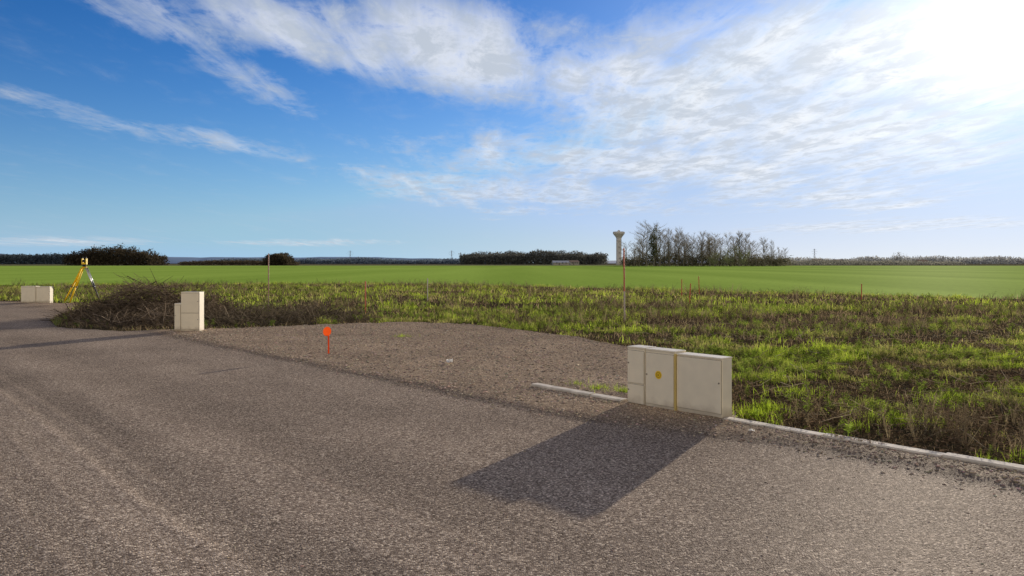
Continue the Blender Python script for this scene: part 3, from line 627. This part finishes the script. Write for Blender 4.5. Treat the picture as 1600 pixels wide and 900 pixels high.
def dense_crown(seed,kind,n,col,size):
    q=np.random.default_rng(seed)
    if kind=='bush': cs=[(q.normal(0,.22),q.normal(0,.22),q.uniform(.25,.75),q.uniform(.14,.26)) for _ in range(14)]
    else: cs=[(q.normal(0,.05),q.normal(0,.05),q.uniform(.15,.9),q.uniform(.06,.12)) for _ in range(22)]
    cs=np.array(cs);k=q.integers(0,len(cs),n);d=q.standard_normal((n,3));d/=np.linalg.norm(d,axis=1)[:,None];rr=q.random(n)**.4
    P=cs[k,:3]+d*(cs[k,3]*rr)[:,None];P[:,2]=np.clip(P[:,2],.01,1)
    T=q.standard_normal((n,3,3))*size;V=(P[:,None]+T).reshape(-1,3);F=np.arange(3*n).reshape(-1,3)
    C=np.repeat(np.array(col)[None]*(.5+1.0*q.random((n,1))),3,0);return V,F,C
V,F,C=dense_crown(5,'ivy',2000,(.11,.12,.06),.010);c_=mesh_np("crown",V,F,M_dry,cols=C);t=protos[0][0].copy();COL.objects.link(t);protos.append((t,c_))
V,F,C=dense_crown(6,'bush',3200,(.26,.28,.14),.010);c_=mesh_np("crown",V,F,M_dry,cols=C);t=protos[1][0].copy();COL.objects.link(t);protos.append((t,c_))
usedp=set()
def tree(x,y,h,k,wid=1,label="bare leafless poplar standing at the field edge",cat="tree",name="poplar_tree",grp="bare trees in the copse"):
    e=empty(name,(x,y,0),random.random()*6.28,label,cat,grp);e.scale=(h*wid,h*wid,h)
    for o in protos[k]:
        if k in usedp: o=o.copy();COL.objects.link(o)
        o.parent=e
    usedp.add(k);return e
hp=lambda x: float(np.interp(x,[58,64,70,76,85,100,112,120,128,140,150],[9,13,21.5,19.5,17.5,15.5,16,17.5,14.5,10.5,8]))
i=0;x=62.0
while x<143:
    for row in range(3 if x<128 else 2):
        if row and random.random()<.33: continue
        h=hp(x)*random.uniform(.66,1.07);tree(x+random.uniform(-1.8,1.8),394+row*13+random.uniform(-5,5),h,[0,2,3,1,2,0][(i*5+row*2)%6],random.uniform(.85,1.4))
    x+=random.uniform(1.9,3.9) if x<128 else random.uniform(3.0,5.0);i+=1
tree(71.5,390,22.5,4,1.0,"tall ivy-clad dark tree standing in the copse","tree","ivy_tree","bare trees in the copse")
for (x,h,w) in ((100,9,.8),(107.5,12.5,.8),(114,10,.85)): tree(x,380,h,5,w,"bushy greyish green willow standing in the copse","tree","willow_tree","bushy willows in the copse")
def wood(name,x0,x1,y0,dep,prof,n,size,col,label,seed,matx=None):
    q=np.random.default_rng(seed);x=q.uniform(x0,x1,n);y=y0+q.uniform(0,dep,n);top=prof(x,y)
    z=top*q.random(n)**.75;P=np.stack([x,y,z],1);T=q.standard_normal((n,3,3))*size;V=(P[:,None]+T).reshape(-1,3)
    V[:,2]=np.maximum(V[:,2],0);C=np.repeat(np.array(col)[None]*(.5+1.0*q.random((n,1))),3,0)
    o=mesh_np(name,V,np.arange(3*n).reshape(-1,3),matx or M_dry,cols=C);tag(o,label,"woods",None,"stuff");return o
def dome(x0,x1,H,e=.35,sc=.12,sd_=1,var=.3):
    def f(x,y):
        u_=(x-x0)/(x1-x0);return H*(np.clip(4*u_*(1-u_),0,1)**e)*(1-var/2+var*(fbm(x*sc,y*sc,sd_,3)*1.6-.5))
    return f
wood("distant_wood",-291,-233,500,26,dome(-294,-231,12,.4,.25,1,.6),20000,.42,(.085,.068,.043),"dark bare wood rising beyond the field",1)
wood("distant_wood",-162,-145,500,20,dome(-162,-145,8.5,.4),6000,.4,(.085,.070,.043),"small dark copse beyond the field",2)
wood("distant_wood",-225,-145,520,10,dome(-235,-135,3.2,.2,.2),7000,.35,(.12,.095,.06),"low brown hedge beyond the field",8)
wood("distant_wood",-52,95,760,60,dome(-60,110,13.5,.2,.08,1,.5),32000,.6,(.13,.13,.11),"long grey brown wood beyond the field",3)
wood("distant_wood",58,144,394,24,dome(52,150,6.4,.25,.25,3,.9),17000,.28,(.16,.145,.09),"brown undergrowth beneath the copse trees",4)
wood("distant_wood",150,330,560,40,dome(140,340,3.6,.15,.06,3,.6),12000,.4,(.30,.29,.23),"hazy hedges and scrub beyond the field",5)  # woods labelled hazy carry the distance haze in their vertex colours
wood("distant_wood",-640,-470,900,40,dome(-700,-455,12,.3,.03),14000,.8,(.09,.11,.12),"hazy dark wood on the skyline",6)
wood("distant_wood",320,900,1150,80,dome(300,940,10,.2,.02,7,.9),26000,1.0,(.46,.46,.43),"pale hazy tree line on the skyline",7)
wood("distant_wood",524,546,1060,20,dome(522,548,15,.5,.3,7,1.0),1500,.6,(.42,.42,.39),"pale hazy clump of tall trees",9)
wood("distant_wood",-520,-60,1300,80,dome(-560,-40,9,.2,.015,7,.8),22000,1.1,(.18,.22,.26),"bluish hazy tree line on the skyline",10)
def hill(name,a0,a1,dist,hh,col,seed,label):
    m=simple(name+"_haze",col,1,.12,.01,0,0,0);V=[];F=[];n=160  # distance haze painted into the base colour, no volume
    for i in range(n+1):
        a=rad(a0+(a1-a0)*i/n);h=hh*(.45+.75*float(fbm(np.array(i*.06),np.array(seed*3.1),seed,4)))*min(1,6*i/n,6*(n-i)/n)
        sx,cy_=math.sin(a),math.cos(a)
        for dd,z_ in ((0,-1),(60,h*.8),(160,h),(500,0)): V.append(((dist+dd)*sx,(dist+dd)*cy_,z_))
    for i in range(n):
        for k in range(3): a=i*4+k;F.append((a,a+4,a+5,a+1))
    o=mesh_py(name,V,F,m,None,True);tag(o,label,None,None,"structure")
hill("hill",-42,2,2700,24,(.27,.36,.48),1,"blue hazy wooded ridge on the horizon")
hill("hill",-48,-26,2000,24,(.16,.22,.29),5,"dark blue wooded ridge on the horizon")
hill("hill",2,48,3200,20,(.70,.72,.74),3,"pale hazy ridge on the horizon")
# ------------------------------------------------------------------ pylons, houses
M_pyl=simple("galvanised_steel",(.34,.35,.36),.6,.1,1)
def pylon(x,y,h):
    b=MB();w0=h*.10;w1=h*.02;r_=.13*h/35
    lv=[0,.2,.38,.54,.68,.8,.9,1.0];ww=[w0+(w1-w0)*min(1,z_/.68) for z_ in lv]
    for i in range(len(lv)-1):
        za,zb=lv[i]*h,lv[i+1]*h;a_,b_=ww[i],ww[i+1]
        ca=[(-a_,-a_),(a_,-a_),(a_,a_),(-a_,a_)];cb=[(-b_,-b_),(b_,-b_),(b_,b_),(-b_,b_)]
        for k in range(4):
            b.tube((*ca[k],za),(*cb[k],zb),r_,r_,4,False);b.tube((*ca[k],za),(*cb[(k+1)%4],zb),r_*.6,r_*.6,4,False);b.tube((*ca[(k+1)%4],za),(*cb[k],zb),r_*.6,r_*.6,4,False)
    for z_,ar in ((.68,.20),(.82,.26),(.94,.16)):
        for sgn in (-1,1):
            b.tube((0,0,z_*h+.04*h),(sgn*ar*h,0,z_*h),r_*.8,r_*.8,4,False);b.tube((0,0,z_*h),(sgn*ar*h,0,z_*h),r_,r_,4,False);b.tube((sgn*ar*h,0,z_*h),(sgn*ar*h,0,z_*h-.05*h),r_*.8,r_*.8,4,False)
    o=b.obj("electricity_pylon",M_pyl);o.location=(x,y,0);o.rotation_euler=(0,0,.5);tag(o,"distant grey lattice electricity pylon on the skyline","electricity pylon","electricity pylons on the skyline")
pylon(-345,1650,28);pylon(-128,1640,28);pylon(645,1650,32)
M_roof=simple("roof_tile",(.30,.22,.16),.8,.15,1);M_wall=simple("render_wall",(.40,.37,.30),.8,.08,1);M_roofw=simple("metal_roof",(.52,.52,.50),.5,.05,1)
def house(x,y,w,d,h,rh,rot,rm=M_roof,lab="small pale house with tiled roof among trees"):
    e=empty("house",(x,y,0),rot,lab,"house","distant houses")
    b=MB();b.box(-w/2,w/2,-d/2,d/2,-.5,h);b.add([(-w/2,-d/2,h),(-w/2,d/2,h),(-w/2,0,h+rh-.1)],[(0,1,2)]);b.add([(w/2,-d/2,h),(w/2,d/2,h),(w/2,0,h+rh-.1)],[(0,2,1)]);b.obj("wall",M_wall,e)
    b=MB();o_=.4;b.V=[(-w/2-o_,-d/2-o_,h-.1),(w/2+o_,-d/2-o_,h-.1),(w/2+o_,0,h+rh),(-w/2-o_,0,h+rh),(-w/2-o_,d/2+o_,h-.1),(w/2+o_,d/2+o_,h-.1)];b.F=[(0,1,2,3),(3,2,5,4)];b.obj("roof",rm,e)
    for k in (-.28,.1,.32):
        b=MB();b.box(k*w-.5,k*w+.5,-d/2-.06,-d/2-.01,1,2.3);b.obj("window",M_wtd,e)
    b=MB();b.box(-.12*w-.5,-.12*w+.5,-d/2-.06,-d/2-.01,0,2.1);b.obj("door",M_bark,e)
house(40,640,13,8,2.0,1.6,.1,M_roofw,"long white farm building with pale metal roof")
house(52,655,8,6,2.4,1.6,.3)
for (x,y,w) in ((315,800,11),(345,820,12),(455,860,12)): house(x,y,w,8,3,2.5,random.uniform(-.5,.5))
